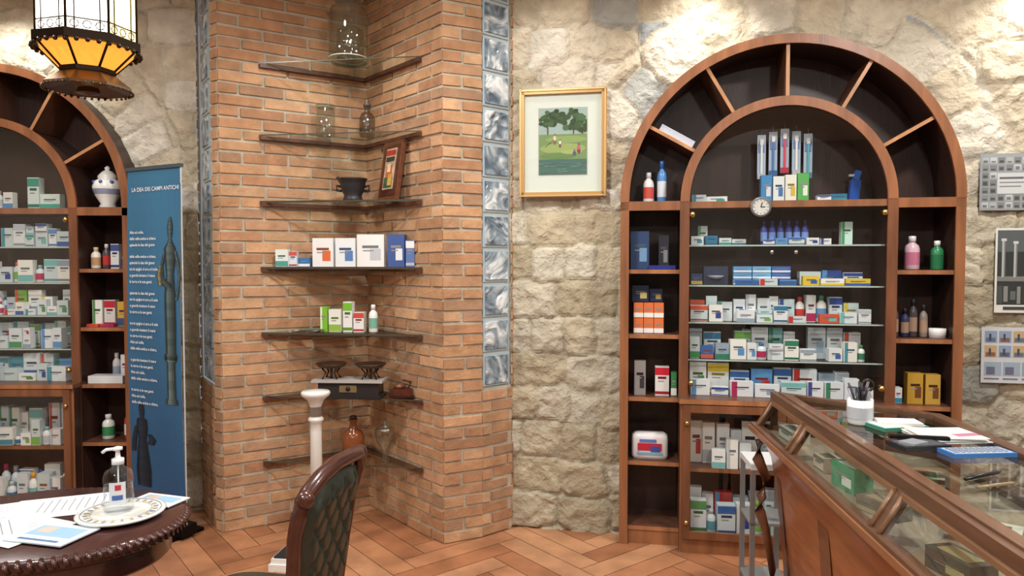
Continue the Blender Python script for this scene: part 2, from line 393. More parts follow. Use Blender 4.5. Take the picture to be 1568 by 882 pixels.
def stock(M,seed,right):
    rg=random.Random(seed); m=MB(); AC=TEAL+GRN+BLU+[(150,170,190),(190,200,208),(120,190,190)]*2+REDS+YEL[:1]; e=.001
    a,b_=-.475,.475
    if right:
        row(m,rg,a,-.28,-.07,ZS+e,.03,.05,.07,.12,BLU+TEAL,.0,.2,0)
        for i,(c,ac,h) in enumerate([((60,140,200),(230,230,240),.13),((235,240,240),(60,120,180),.12),((240,240,230),(220,190,60),.13),((90,180,90),(240,240,240),.14)]):
            package(m,-.085+i*.062,-.04,ZS+e,.056,.05,.05+h*.7,c,ac,3)
        row(m,rg,.17,.33,-.07,ZS+e,.025,.04,.07,.09,BLU+TEAL,0,.2,0)
        row(m,rg,a,-.12,-.08,1.641,.03,.05,.06,.1,TEAL,.1,.1,0); package(m,-.41,-.0,1.641,.05,.04,.105,(235,240,238),(90,180,120),1)
        for i in range(6): bottle(m,-.09+i*.042,-.03,1.641,.018,.13,(62,72,150),(50,55,110),(120,150,210))
        row(m,rg,-.1,.26,-.09,1.641,.025,.04,.05,.09,BLU,0,.3,0); package(m,.33,-.01,1.641,.055,.05,.12,(210,244,235),(70,160,100),1)
        m.box(-.34,0,1.424+.05,.13,.06,.1,(50,60,84)); m.lathe([(.001,-.02),(.035,-.012),(.045,0)],-.34,-.03,1.424+.05,(170,180,200)); package(m,-.44,0,1.424,.06,.05,.06,(55,75,120),(210,190,90),0)
        for i,c in enumerate([(90,160,215),(110,180,230),(60,110,190)]):
            for k_ in range(3): package(m,-.2+i*.1,-.01,1.424+k_*.034,.095,.06,.032,c,(235,240,245),0)
        row(m,rg,-.24,.1,-.09,1.424,.025,.035,.08,.12,BLU+REDS[:1],0,.4,0)
        row(m,rg,.1,.46,-.09,1.424,.025,.05,.08,.14,BLU+YEL,.02,.6,0); row(m,rg,.1,.46,-.0,1.424,.06,.08,.08,.12,BLU,.3,.5,0)
    else:
        row(m,rg,a,.1,-.07,ZS+e,.05,.12,.05,.09,AC,.4,.1,.3); package(m,.22,-.04,ZS+e,.07,.05,.19,(225,240,236),(60,160,140),2); package(m,.32,-.04,ZS+e,.12,.05,.09,(230,245,240),(70,180,160),0)
        row(m,rg,a,b_,-.08,1.641,.06,.15,.045,.09,AC,.12,.08,.15); row(m,rg,a,b_,-.08,1.424,.09,.15,.05,.1,AC+REDS,.05,.18,.15)
    row(m,rg,a,b_,-.02,1.224,.10,.155,.045,.085,AC,.04,.16,.1); row(m,rg,a,b_,-.085,1.224,.025,.11,.05,.11,AC,.25,.12,.05)
    row(m,rg,a,b_,-.085,1.021,.05,.13,.045,.09,AC,.06,.10,.12); row(m,rg,a,b_,.02,1.021,.12,.17,.06,.1,AC,.05,.15,0)
    row(m,rg,a,b_,-.12,.826,.04,.11,.05,.13,AC,.04,.10,.05); row(m,rg,a,b_,-.02,.826,.11,.17,.07,.13,AC,.05,.15,0)
    row(m,rg,a,b_,-.17,.446,.06,.16,.05,.1,TEAL+BLU+AC,.04,.1,.15); row(m,rg,a,b_,-.08,.446,.15,.24,.05,.1,AC+[(50,50,70)],.06,.2,.1)
    row(m,rg,a,b_,-.19,.096,.12,.19,.06,.1,AC+YEL,.04,.1,.45 if not right else .3); row(m,rg,a,b_,-.1,.096,.17,.23,.06,.1,AC,.04,.15,.3)
    m.obj('medicine_packages',[PL],M)
stock(MCR,21,True); stock(MCL,34,False)
def goods(M,name,fn): m=MB(); fn(m); return m.obj(name,[PLB],M)
e=.0012
def f(m): bottle(m,-.705,-.04,ZS+e,.029,.17,(240,236,236),(220,220,225),(210,90,80))
goods(MCR,'lotion_bottle',f)
def f(m): bottle(m,-.632,-.02,ZS+e,.026,.235,(90,150,215),(60,110,190),(225,235,245))
goods(MCR,'spray_bottle',f)
def f(m):
    package(m,-.75,-.03,1.507+e,.10,.06,.21,(56,78,116),(120,160,200),3); package(m,-.62,.0,1.507+e,.055,.05,.19,(56,60,72),(150,150,150),3); m.b2(-.70,-.56,-.12,-.05,1.508,1.53,(45,55,130))
goods(MCR,'boxed_toothbrushes',f)
def f(m):
    for i in range(3):
        for k_ in range(2): package(m,-.765+i*.055+.01,-.06,1.156+k_*.085,.052,.05,.083,(226,120,70),(245,245,240),0)
    package(m,-.745,-.03,1.156+.172,.09,.05,.09,(40,52,80),(190,180,120),3); package(m,-.66,-.01,1.156+.172,.07,.04,.07,(46,60,96),(190,180,120),3)
goods(MCR,'orange_medicine_boxes',f)
def f(m): package(m,-.745,-.06,.812,.062,.05,.19,(150,146,144),(60,60,64),3)
goods(MCR,'grey_box',f)
def f(m): package(m,-.625,-.06,.812,.075,.05,.16,(226,226,224),(198,40,60),2); package(m,-.562,-.06,.812,.03,.05,.13,(60,140,80),(240,240,240),0)
goods(MCR,'pain_relief_boxes',f)
def f(m):
    ol=[(.1*math.copysign(abs(math.cos(t))**.5,math.cos(t)),.05*math.copysign(abs(math.sin(t))**.5,math.sin(t))) for t in [2*pi*k/24 for k in range(24)]]
    m.M=T(-.69,-.06,.46)
    m.loft(ol,[(.93,0),(1,.02),(1,.11),(.96,.13),(.8,.14),(.01,.142)],(232,228,230),0)
    m.box(0,-.051,.07,.13,.004,.04,(190,40,60)); m.box(.03,-.053,.06,.05,.004,.03,(60,80,160)); m.box(-.01,-.0535,.105,.09,.003,.015,(90,120,190)); m.box(0,-.0535,.035,.14,.003,.012,(120,170,200)); m.M=None
goods(MCR,'wet_wipes_pack',f)
def f(m): bottle(m,.645,-.05,1.508,.036,.175,(225,190,205),(235,235,240),(200,120,150))
goods(MCR,'mouthwash_bottle',f)
def f(m): bottle(m,.765,-.05,1.508,.03,.15,(46,130,86),(230,235,230),(40,110,70))
goods(MCR,'green_bottle',f)
def f(m):
    for x,h,c in ((.57,.18,(80,76,90)),(.62,.15,(54,58,98)),(.66,.2,(78,72,76)),(.71,.17,(140,130,120))): bottle(m,x,-.04,1.156,.02,h,c,(40,40,48),(170,140,120))
    m.lathe([(.038,0),(.04,.03),(.04,.05)],.767,-.07,1.156,(235,235,235))
goods(MCR,'supplement_bottles',f)
def f(m): package(m,.66,-.06,.812,.075,.06,.16,(190,150,60),(110,70,40),3); package(m,.745,-.06,.812,.07,.06,.155,(196,156,70),(110,70,40),3); package(m,.585,-.05,.812,.035,.05,.08,(240,240,240),(60,150,190),0)
goods(MCR,'gold_tea_boxes',f)
def f(m):
    t=math.radians(150); c0=Vector((.66*math.cos(t),0,ZS+.66*math.sin(t)))
    for k_ in range(6):
        o=.014+.006*k_; m.box(c0.x+o*.5+.0,-.03,c0.z+o*.87,.2,.2,.005,(222-5*k_,224-4*k_,226),0,0,None,(-t+pi,'Y'))
goods(MCR,'magazine_stack',f)
def f(m):
    for i,c in enumerate([(235,240,245),(70,120,190),(225,60,90),(240,240,240),(90,170,180)]):
        x=-.10+i*.06; z1=ZS+.40-.015*abs(i-2)
        m.box(x,.02,z1-.12,.044,.004,.24,(170,188,208)); m.box(x,.014,z1-.13,.010,.008,.17,c); m.box(x,.014,z1-.04,.018,.01,.03,(245,245,245)); m.box(x,.014,z1-.225,.04,.008,.03,shade(c,.8)); m.box(x,.015,z1-.07,.03,.004,.05,(100,130,180))
        m.tube([(x,.02,z1-.01),(x,.02,z1+.02),(x+.006,.05,z1+.035),(x,.13,z1+.035)],.0015,(180,180,180))
goods(MCR,'hanging_toothbrush_packs',f)
def f(m): m.M=T(.385,0.05,ZS+.004); m.box(0,0,.06,.05,.04,.11,(40,90,180),0,0,None,(.1,'Y')); m.box(.012,0,.14,.03,.03,.05,(50,110,200),0,0,None,(.3,'Y')); m.box(-.01,0,.14,.035,.02,.012,(220,225,235)); m.M=None
goods(MCR,'blue_dispenser',f)
def f(m):
    m.M=Matrix.Translation((-.13,-.165,ZS-.035))@Matrix.Rotation(pi/2,4,'X')
    m.lathe([(.052,0),(.052,.012),(.044,.018),(.042,.012)],0,0,0,(110,114,116),0,32,False); m.lathe([(.042,.0125),(.042,.0135)],0,0,0,(205,206,202),0,32,False)
    for k_ in range(12): m.box(.035*math.sin(k_*pi/6),.035*math.cos(k_*pi/6),.0142,.003,.006,.001,(50,50,50),0,-k_*pi/6)
    m.box(.003,.012,.015,.004,.028,.001,(30,30,30),0,-.3); m.box(.01,0,.0152,.022,.004,.001,(30,30,30)); m.M=None
goods(MCR,'round_clock',f)
def f(m):
    m.lathe([(.04,0),(.05,.012),(.04,.03),(.07,.08),(.085,.13),(.075,.165),(.05,.18),(.055,.19),(.052,.2),(.03,.225),(.012,.235),(.016,.25),(.001,.262)],.665,-.05,ZS+e,(236,236,232),0,28)
    m.lathe([(.0715,.085),(.0845,.118)],.665,-.05,ZS+e,(150,160,190),0,28,caps=False)
    for k_ in range(8):
        a=k_*pi/4; m.ball(.665+.0745*math.cos(a),-.05+.0745*math.sin(a),ZS+.16,.012,(90,110,165),0,8)
goods(MCL,'porcelain_apothecary_jar',f)
def f(m):
    bottle(m,.585,-.05,1.508,.028,.13,(235,230,220),(210,190,150),(190,150,110)); bottle(m,.65,-.05,1.508,.022,.15,(90,80,90),(230,230,230),(200,60,60)); package(m,.71,-.05,1.508,.05,.04,.15,(236,238,240),(70,90,160),2); bottle(m,.77,-.05,1.508,.022,.11,(236,238,240),(200,80,80),(70,90,160))
goods(MCL,'syrup_bottles',f)
def f(m):
    package(m,.6,-.05,1.156,.06,.05,.16,(232,236,230),(90,150,90),1); package(m,.675,-.05,1.156,.065,.05,.16,(225,228,228),(200,40,60),2); package(m,.75,-.05,1.156,.055,.05,.15,(220,180,70),(60,90,140),0)
    row(m,random.Random(4),.56,.79,-.13,1.156,.015,.02,.06,.1,REDS,0,.2,0)
goods(MCL,'herbal_medicine_boxes',f)
def f(m):
    m.b2(.56,.77,-.12,-.03,.812,.858,(220,224,226)); bottle(m,.66,.02,.812,.024,.17,(222,214,216),(235,235,235),(160,170,190)); package(m,.72,.02,.812,.05,.04,.16,(235,235,240),(200,60,80),3)
goods(MCL,'gauze_packets',f)
def f(m): bottle(m,.64,-.05,.46,.035,.15,(232,238,232),(235,235,235),(60,140,90)); bottle(m,.77,-.05,.46,.03,.18,(190,60,70),(235,235,235),(240,230,230))
goods(MCL,'antiseptic_bottles',f)
# ------------------------------------------------------------ framed print + posters
def f_frame():
    r=empty('framed_print',MR@T(.30,-.055,2.215)); m=MB(); W,H=.245,.302
    for q in ((-W,-W+.028,-H,H),(W-.028,W,-H,H),(-W,W,-H,-H+.028),(-W,W,H-.028,H)):
        m.b2(q[0],q[1],-.02,.01,q[2],q[3],(190,148,90))
    for q in ((-W+.004,-W+.012,-H,H),(W-.012,W-.004,-H,H),(-W,W,-H+.004,-H+.012),(-W,W,H-.012,H-.004)):
        m.b2(q[0],q[1],-.026,-.02,q[2],q[3],(212,176,116))
    m.obj('gilt_frame',[vc('gilt',.35,.25)],parent=r)
    m=MB(); m.b2(-W+.02,W-.02,0,.012,-H+.02,H-.02,(222,230,222)); m.obj('mat_board',[PL],parent=r)
    m=MB(); w,h0,h1=.135,-.175,.195; rz=random.Random(12)
    m.b2(-w-.004,w+.004,-.0015,0,h0-.004,h1+.004,(190,190,180))
    m.b2(-w,w,-.002,0,h0,h1,(166,190,186))
    m.b2(-w,w,-.003,-.002,h0,.05,(126,154,104)); m.b2(-w,w,-.0035,-.003,h0,-.09,(84,118,112)); 
    def el(cx,cz,rx,rz_,c,y,n=16):
        P=[(min(w,max(-w,cx+rx*math.cos(2*pi*k/n))),min(h1,max(h0,cz+rz_*math.sin(2*pi*k/n)))) for k in range(n)]
        m.add([(x,-y,z) for x,z in P],[list(range(n))],c)
    el(0,-.03,.13,.03,(158,178,112),.0037); el(.02,.02,.12,.02,(146,172,108),.0038); el(-.03,-.07,.1,.018,(112,144,90),.0039); el(.05,-.05,.06,.012,(170,184,120),.00395)
    y=.004
    for cx,cz,R_,n in ((-.085,.125,.05,26),(-.02,.15,.035,12),(.06,.125,.06,30),(.11,.10,.035,16)):
        for i in range(n):
            a=rz.uniform(0,2*pi); q=R_*math.sqrt(rz.random()); y+=.00001; g=rz.uniform(.75,1.3)
            el(cx+q*math.cos(a),cz+q*math.sin(a),rz.uniform(.012,.02),rz.uniform(.009,.016),(58*g,88*g,58*g),y,9)
    for cx in (-.085,.06,.11): m.b2(cx-.003,cx+.003,-.0052,-.003,.05,.09,(80,66,50))
    for i in range(26): y+=.00001; g=rz.uniform(.85,1.15); el(rz.uniform(-.13,.13),rz.uniform(-.17,-.1),rz.uniform(.01,.03),.005,(90*g,124*g,112*g),y,8)
    for cx,cz,rx,r2,c in ((-.045,.008,.008,.016,(120,110,100)),(-.045,.028,.009,.014,(226,206,184)),(-.045,.048,.005,.006,(150,110,84)),(-.015,-.012,.006,.014,(120,90,90)),(-.015,.004,.007,.01,(236,232,220)),(-.015,.018,.004,.005,(150,110,84)),(.09,-.045,.010,.014,(150,60,84)),(.09,-.025,.010,.014,(190,110,130)),(.09,-.008,.005,.006,(120,80,60)),(.066,-.058,.010,.012,(80,96,130)),(.066,-.04,.005,.006,(150,110,84))):
        y+=.00002; el(cx,cz,rx,r2,c,y)
    m.tube([(-.05,-.005,.02),(-.1,-.005,-.02)],.0011,(110,90,70),0,5)
    m.obj('golf_scene_print',[MATTE],parent=r)
    m=MB(); m.add([(-W+.025,-.01,-H+.025),(W-.025,-.01,-H+.025),(W-.025,-.01,H-.025),(-W+.025,-.01,H-.025)],[(0,1,2,3)],(255,)*3); m.obj('glazing',[GLASS],parent=r)
f_frame()
m=MB(); m.M=T(2.6,-.045,0)
m.b2(-.16,.2,-.002,0,1.812,2.10,(150,156,160)); rq=random.Random(9)
for k_ in range(7):
    for i in range(9):
        if 2<=i<=5 and 2<=k_<=4: continue
        g_=rq.choice([120,132,170,186]); xx=-.15+i*.037; zz=1.822+k_*.038
        m.b2(xx,xx+.03,-.003,-.002,zz,zz+.03,(g_,g_+4,g_+6)); m.b2(xx+.004,xx+.024,-.0035,-.003,zz+.004,zz+rq.uniform(.010,.022),(g_*.6,g_*.62,g_*.64))
m.b2(-.08,.06,-.004,-.003,1.895,2.0,(196,200,202)); m.b2(-.07,.05,-.0045,-.004,1.95,1.955,(110,114,120)); m.b2(-.07,.03,-.0045,-.004,1.93,1.935,(110,114,120)); m.b2(-.07,.04,-.0045,-.004,1.97,1.98,(90,94,100))
m.obj('photo_collage_poster',[MATTE],MR)
m=MB(); m.M=T(2.66,-.045,0); m.b2(-.14,.16,-.002,0,1.289,1.721,(216,218,214)); m.b2(-.13,.15,-.003,-.002,1.33,1.71,(46,50,50)); m.b2(-.13,.15,-.0035,-.003,1.60,1.71,(84,90,92))
for i in range(5):
    x=-.11+i*.055; m.b2(x,x+.016,-.0042,-.003,1.47,1.66-.014*i,(170,174,172)); m.b2(x-.004,x+.02,-.0045,-.003,1.655-.014*i,1.668-.014*i,(196,198,196)); m.b2(x+.010,x+.016,-.0046,-.003,1.47,1.655-.014*i,(110,114,112))
m.b2(-.13,.15,-.004,-.003,1.45,1.475,(120,122,118))
for i in range(9): x=-.13+i*.031; m.b2(x,x+rq.uniform(.015,.028),-.0045,-.003,1.335+.01*(i%3),1.37+rq.uniform(0,.07),rq.choice([(96,100,98),(70,74,72),(130,132,128)]))
m.b2(-.1,.05,-.005,-.004,1.305,1.32,(60,60,60)); m.obj('monument_poster',[MATTE],MR)
m=MB(); m.M=T(2.6,-.045,0); m.b2(-.135,.16,-.002,0,.927,1.214,(196,200,206)); rq=random.Random(3)
for j,z in enumerate((1.135,1.06)):
    for i in range(4):
        x=-.12+i*.066; m.b2(x,x+.058,-.003,-.002,z,z+.06,rq.choice([(170,130,110),(136,154,180),(150,164,150),(186,160,120)])); m.b2(x+.006,x+.05,-.0035,-.002,z+.004,z+.025,rq.choice([(90,92,106),(130,90,70),(90,110,130)])); m.b2(x+.02,x+.03,-.0038,-.002,z+.01,z+.045,rq.choice([(200,190,170),(180,80,70),(60,70,90)]))
for i in range(3):
    m.b2(-.12+i*.088,-.04+i*.088,-.003,-.002,.965,1.035,rq.choice([(150,168,186),(176,156,136),(140,162,170)])); m.b2(-.12+i*.088,-.05+i*.088,-.003,-.002,.945,.952,(110,110,120)); m.b2(-.11+i*.088,-.07+i*.088,-.0035,-.002,.97,1.01,(100,104,126))
m.obj('notice_sheet',[MATTE],MR)
# ------------------------------------------------------------ niche corner shelves
SZ=[2.69,2.28,1.90,1.52,1.14,.77,.385]
dl=(A_-C_).normalized(); dr=(B_-C_).normalized()
c0=C_+ (dl+dr)*.014
for i,z in enumerate(SZ):
    r=empty('corner_shelf'); m=MB(); LL,LR=.645,.63
    for d,Ln,n2 in ((dl,LL,dr),(dr,LR,dl)):
        P=c0; Q=c0+d*Ln; P2=P+n2*.025; Q2=Q+n2*.025
        poly=[P,Q,Q2,P2]
        if d is dr: poly=poly[::-1]
        m.prism([(q.x,q.y) for q in poly],z-.029,z-.009,(86,54,42))
    m.obj('wooden_bracket',[WOOD],parent=r)
    m=MB(); P=c0; Q=c0+dl*LL; S=c0+dr*LR
    m.prism([(q.x,q.y) for q in (P,Q,S)],z-.009,z,(255,)*3); m.obj('glass_plate',[GLASS2],parent=r)
    m=MB(); a=Q; b2_=S; d=(b2_-a).normalized(); nn=Vector((d.y,-d.x)); hh=.012 if 1<i<5 else .006
    m.prism([(q.x,q.y) for q in (a,b2_,b2_+nn*.004,a+nn*.004)],z-hh,z,(74,70,58)); m.obj('edge_strip',[PLB],parent=r)
m=MB(); jx,jy=-.945,4.20
m.lathe([(.09,0),(.108,.01),(.112,.03),(.112,.28),(.098,.315),(.068,.335),(.065,.352),(.074,.358)],jx,jy,2.691,(255,)*3,0,36,caps=False); m.lathe([(.1,0.004),(.1,.01)],jx,jy,2.691,(255,)*3,0,32)
m.lathe([(.08,.36),(.083,.372),(.055,.395),(.02,.402),(.022,.41),(.03,.425),(.018,.44),(.001,.444)],jx,jy,2.691,(255,)*3,0,28)
m.lathe([(.075,.02),(.075,.19),(.045,.21)],jx+.01,jy,2.691,(190,196,186),1,24)
m.tube([(jx+.113*math.cos(t),jy+.113*math.sin(t),2.72) for t in [k_*pi/16 for k_ in range(32)]],.003,(200,206,200),2,6,True); m.tube([(jx+.083*math.cos(t),jy+.083*math.sin(t),3.062) for t in [k_*pi/16 for k_ in range(32)]],.004,(200,206,200),2,6,True)
m.obj('large_glass_jar',[JAR,glassm('inner_glass',(.8,.84,.78),.12,.1),PLB])
m=MB(); m.lathe([(.052,0),(.055,.01),(.055,.16),(.05,.165)],-1.09,4.23,2.281,(255,)*3,0,28); m.lathe([(.057,.165),(.057,.18),(.02,.185)],-1.09,4.23,2.281,(255,)*3,0,28); m.obj('glass_beaker_jar',[JAR])
m=MB(); m.lathe([(.04,0),(.046,.01),(.046,.11),(.035,.135),(.018,.145),(.018,.17),(.026,.175)],-.85,4.25,2.281,(140,140,135),1,24); m.lathe([(.02,.176),(.024,.19),(.012,.205),(.014,.215),(.001,.222)],-.85,4.25,2.281,(90,80,70),0,20)
m.obj('stoppered_apothecary_bottle',[PLB,glassm('smoky_glass',(.6,.6,.56),.1,.05)])
m=MB(); mx,my=-.935,4.24
m.lathe([(.05,0),(.062,.006),(.055,.02),(.05,.035),(.062,.06),(.072,.10),(.078,.125),(.085,.13),(.084,.137),(.072,.135),(.06,.07),(.001,.05)],mx,my,1.901,(56,54,56),0,28)
for s in (-1,1): m.tube([(mx+s*.066,my,1.99),(mx+s*.095,my,1.995),(mx+s*.095,my,1.97),(mx+s*.066,my,1.965)],.008,(56,54,56))
m.tube([(mx-.02,my,1.96),(mx-.09,my-.01,2.045)],[.016,.009],(60,58,60))
m.obj('bronze_mortar',[vc('cast_iron',.45,.4)])
ang=math.atan2(dr.y,dr.x)
pc=C_+dr*.42+dl*.085
m=MB(); m.M=T(pc.x,pc.y,1.902,ang)@Matrix.Rotation(math.radians(-9),4,'X')
m.b2(-.105,.105,-.02,.0,0,.345,(104,62,42)); m.b2(-.085,.085,-.024,-.02,.025,.32,(80,44,32)); m.b2(-.055,.055,-.027,-.024,.06,.3,(186,164,140))
m.b2(-.05,.05,-.029,-.027,.26,.29,(170,50,40)); m.b2(-.045,.045,-.03,-.027,.225,.25,(60,56,50)); m.b2(-.045,.045,-.029,-.027,.07,.13,(60,90,64)); m.b2(-.03,.03,-.03,-.027,.13,.2,(186,90,60)); m.b2(-.02,.015,-.031,-.027,.16,.21,(230,204,168)); m.b2(.0,.04,-.0315,-.027,.08,.15,(196,150,70))
m.obj('wooden_plaque',[WOODH])
z=1.521
def nb(m,px0,px1,Y,h,c,ac,st,d=.06,r_=-.06):
    x0=(px0-784)/1100*Y; x1=(px1-784)/1100*Y; package(m,(x0+x1)/2,Y+d/2,z,x1-x0,d,h,c,ac,st,r_)
for a in ((479,511,4.16,.165,(236,238,240),(220,110,60),3),(514,545,4.15,.165,(232,238,242),(90,130,190),3),(547,589,4.13,.185,(236,236,236),(190,196,202),3),(594,620,4.10,.185,(62,88,150),(225,230,235),3)):
    m=MB(); nb(m,*a); m.obj('blood_pressure_monitor_box',[PL])
m=MB(); nb(m,621,634,4.09,.15,(90,120,180),(235,235,240),2,.04,.1); m.obj('thermometer_box',[PL])
m=MB(); nb(m,422,442,4.155,.10,(225,235,232),(80,160,150),0,.03,-.12); nb(m,443,455,4.165,.09,(215,225,235),(200,90,90),2,.03); nb(m,457,475,4.18,.05,(50,120,180),(235,240,245),0,.04); m.obj('small_medicine_boxes',[PL])
m=MB(); z=1.141
nb(m,490,501,4.18,.145,(130,190,60),(230,240,220),1); nb(m,503,522,4.18,.13,(236,240,232),(150,190,80),0); nb(m,525,539,4.17,.175,(238,240,238),(120,190,60),2); nb(m,541,557,4.16,.115,(238,236,234),(210,80,70),2)
bottle(m,-.805,4.16,1.141,.026,.16,(238,240,238),(235,235,235),(120,180,160))
m.obj('herbal_cream_boxes',[PL])
m=MB()
for i in range(7): m.box(-1.22+.01*i,4.19-.004*i,1.1425+.0025*i,.13,.08,.002,[(210,205,195),(120,60,50),(90,120,100),(225,225,220)][i%4],0,-.4+.1*i)
m.obj('leaflet_pile',[PL])
r=empty('vintage_counter_scale',T(-.93,4.13,.771,-.06)); m=MB()
m.b2(-.19,.19,-.07,.07,0,.018,(40,38,38)); m.b2(-.175,.175,-.062,.062,.018,.09,(44,42,44)); m.obj('iron_body',[vc('black_enamel',.3)],parent=r)
m=MB(); m.b2(-.21,.2,-.078,.078,.09,.104,(176,172,168)); m.obj('marble_slab',[PL],parent=r)
m=MB(); m.b2(-.05,.05,-.066,-.062,.035,.075,(150,134,100)); m.ball(0,-.064,.055,.014,(40,40,40))
for s in (-.115,.115):
    m.tube([(s,0,.104),(s,0,.18)],.008,(90,72,56))
    for t in (.78,2.35,3.93,5.5): m.tube([(s+.06*math.cos(t),.05*math.sin(t),.104),(s+.035*math.cos(t),.035*math.sin(t),.14),(s+.06*math.cos(t),.06*math.sin(t),.17)],.005,(70,54,42))
    m.lathe([(.03,.165),(.07,.172),(.088,.188),(.09,.193),(.086,.191),(.066,.18),(.001,.176)],s,0,0,(84,64,50),0,28)
m.obj('brass_pans',[vc('aged_brass',.4,.6)],parent=r)
m=MB(); m.M=T(-.63,4.13,.771,-.1); m.b2(-.07,.07,-.045,.045,0,.012,(60,30,22)); m.b2(-.06,.06,-.04,.04,.012,.05,(84,40,30)); m.lathe([(.03,.05),(.034,.06),(.02,.075)],-.02,0,0,(110,70,50),0,16); m.tube([(.03,0,.05),(.05,0,.085),(.0,0,.095)],.005,(60,40,30)); m.obj('antique_coffee_mill',[WOODH])
m=MB(); m.lathe([(.06,0),(.066,.01),(.066,.13),(.05,.165),(.022,.185),(.02,.22),(.027,.225),(.027,.235)],-.94,4.22,.386,(130,72,38),0,28); m.lathe([(.02,.235),(.022,.25),(.015,.255)],-.94,4.22,.386,(60,40,30),1,16)
m.obj('amber_pharmacy_bottle',[vc('amber_solid',.08,0,coat=.5),PLB])
m=MB(); m.lathe([(.03,0),(.036,.004),(.02,.03),(.02,.08),(.05,.13),(.055,.2),(.05,.205)],-.735,4.12,.386,(255,)*3,0,24); m.lathe([(.052,.206),(.03,.225),(.01,.235),(.015,.25),(.001,.26)],-.735,4.12,.386,(255,)*3,0,24); m.obj('footed_glass_jar',[JAR])
# ------------------------------------------------------------ weighing scale
r=empty('personal_weighing_scale',T(-1.12,3.70,0,-.12)); m=MB(); W_=(228,228,224)
m.b2(-.08,.18,-.17,.16,.0,.035,W_); m.b2(-.07,.17,-.16,.15,.035,.06,W_)
m.lathe([(.05,0),(.05,.03),(.035,.05)],.07,.09,.06,W_,0,24); m.lathe([(.034,.05),(.030,.65),(.030,.70),(.040,.71),(.040,.72),(.032,.73),(.032,.79),(.044,.82),(.07,.84),(.077,.855),(.072,.865),(.02,.868)],.07,.09,.0,W_,0,24)
m.obj('white_pillar',[PLB],parent=r)
m=MB(); m.b2(-.06,.16,-.15,.04,.0605,.068,(30,30,32)); m.obj('rubber_platform',[MATTE],parent=r)
m=MB(); m.lathe([(.035,.735),(.035,.785)],.07,.09,0,(170,170,168),0,24,caps=False); m.obj('slot_ring',[METAL],parent=r)
# ------------------------------------------------------------ roll-up banner
bl=Vector((-2.225,4.18)); br=Vector((-1.82,3.97)); bd=br-bl; bw=bd.length; brot=math.atan2(bd.y,bd.x)
r=empty('rollup_banner',T(bl.x,bl.y,0,brot)); m=MB()
nn=24; Y_=lambda z:-.02*math.sin((z-.08)/2*pi)
for k_ in range(nn):
    z0=.08+2.0*k_/nn; z1=.08+2.0*(k_+1)/nn; t=k_/nn
    for q in range(8):
        xa=bw*q/8; xb=bw*(q+1)/8; g_=1+.03*math.sin(q*.8+t*5)
        m.add([(xa,Y_(z0),z0),(xb,Y_(z0),z0),(xb,Y_(z1),z1),(xa,Y_(z1),z1)],[(0,1,2,3)],((36+26*t)*g_,(90+30*t)*g_,(138+18*t)*g_),0,True)
    m.add([(0,Y_(z0)+.002,z0),(bw,Y_(z0)+.002,z0),(bw,Y_(z1)+.002,z1),(0,Y_(z1)+.002,z1)],[(3,2,1,0)],(200,205,210),0,True)
m.b2(bw-.004,bw+.003,-.003,.002,.08,2.08,(210,216,222))
m.obj('printed_sheet',[vc('banner_vinyl',.4)],parent=r)
m=MB(); m.b2(-.005,bw+.005,-.01,.012,2.07,2.09,(120,140,160)); m.b2(-.02,bw+.02,-.05,.05,.02,.08,(40,40,42)); m.b2(.02,.1,-.13,.13,0,.02,(30,30,32)); m.b2(bw-.1,bw-.02,-.13,.13,0,.02,(30,30,32)); m.tube([(bw/2,.03,.08),(bw/2,.015,2.07)],.008,(160,160,160))
m.obj('stand',[METAL],parent=r)
m=MB(); yy=lambda z:Y_(z)-.0025
def sil(cx,z0,h,tab,base,dy=0,contrast=.5):
    for a in range(len(tab)-1):
        sub=4
        for q in range(sub):
            def at(s): return tuple(tab[a][i]*(1-s)+tab[a+1][i]*s for i in range(3))
            p0=at(q/sub);p1=at((q+1)/sub)
            for c_ in range(5):
                u0=c_/5;u1=(c_+1)/5
                k=(.62,1.25,1.05,.8,.5)[c_]*(1-.12*((q+a)%2)) if contrast else 1
                X=lambda p,u: cx+h*(p[1]+(p[2]-p[1])*u)
                P=[(X(p0,u0),z0+p0[0]*h),(X(p0,u1),z0+p0[0]*h),(X(p1,u1),z0+p1[0]*h),(X(p1,u0),z0+p1[0]*h)]
                m.add([(x,yy(z)-dy,z) for x,z in P],[(0,1,2,3)],shade(base,k))
STAT=[(0,-.065,.065),(.03,-.07,.07),(.05,-.05,.055),(.25,-.055,.06),(.45,-.06,.055),(.56,-.045,.045),(.6,-.04,.04),(.68,-.055,.055),(.78,-.065,.06),(.82,-.03,.03),(.85,-.014,.014),(.875,-.026,.024),(.93,-.03,.028),(.97,-.022,.02),(1.0,-.006,.006)]
BZ=(74,92,94)
sil(.375,1.0,.80,STAT,BZ)
sil(.375,1.0,.80,[(.42,.05,.08),(.5,.07,.10),(.58,.085,.11),(.68,.065,.10),(.76,.04,.07)],BZ,.0004)
sil(.375,1.0,.80,[(.5,-.03,.03),(.53,-.09,.02),(.57,-.11,-.06),(.66,-.10,-.07),(.74,-.075,-.045)],shade(BZ,.85),.0004)
sil(.375,1.0,.80,[(.52,-.12,-.075),(.6,-.14,-.085),(.66,-.11,-.09)],(128,120,84),.0006)
sil(.375,.75,.27,[(0,-.19,.19),(.1,-.19,.19),(.12,-.14,.14),(.88,-.13,.13),(.9,-.18,.18),(1,-.18,.18)],(88,108,108))
DK=(26,40,58)
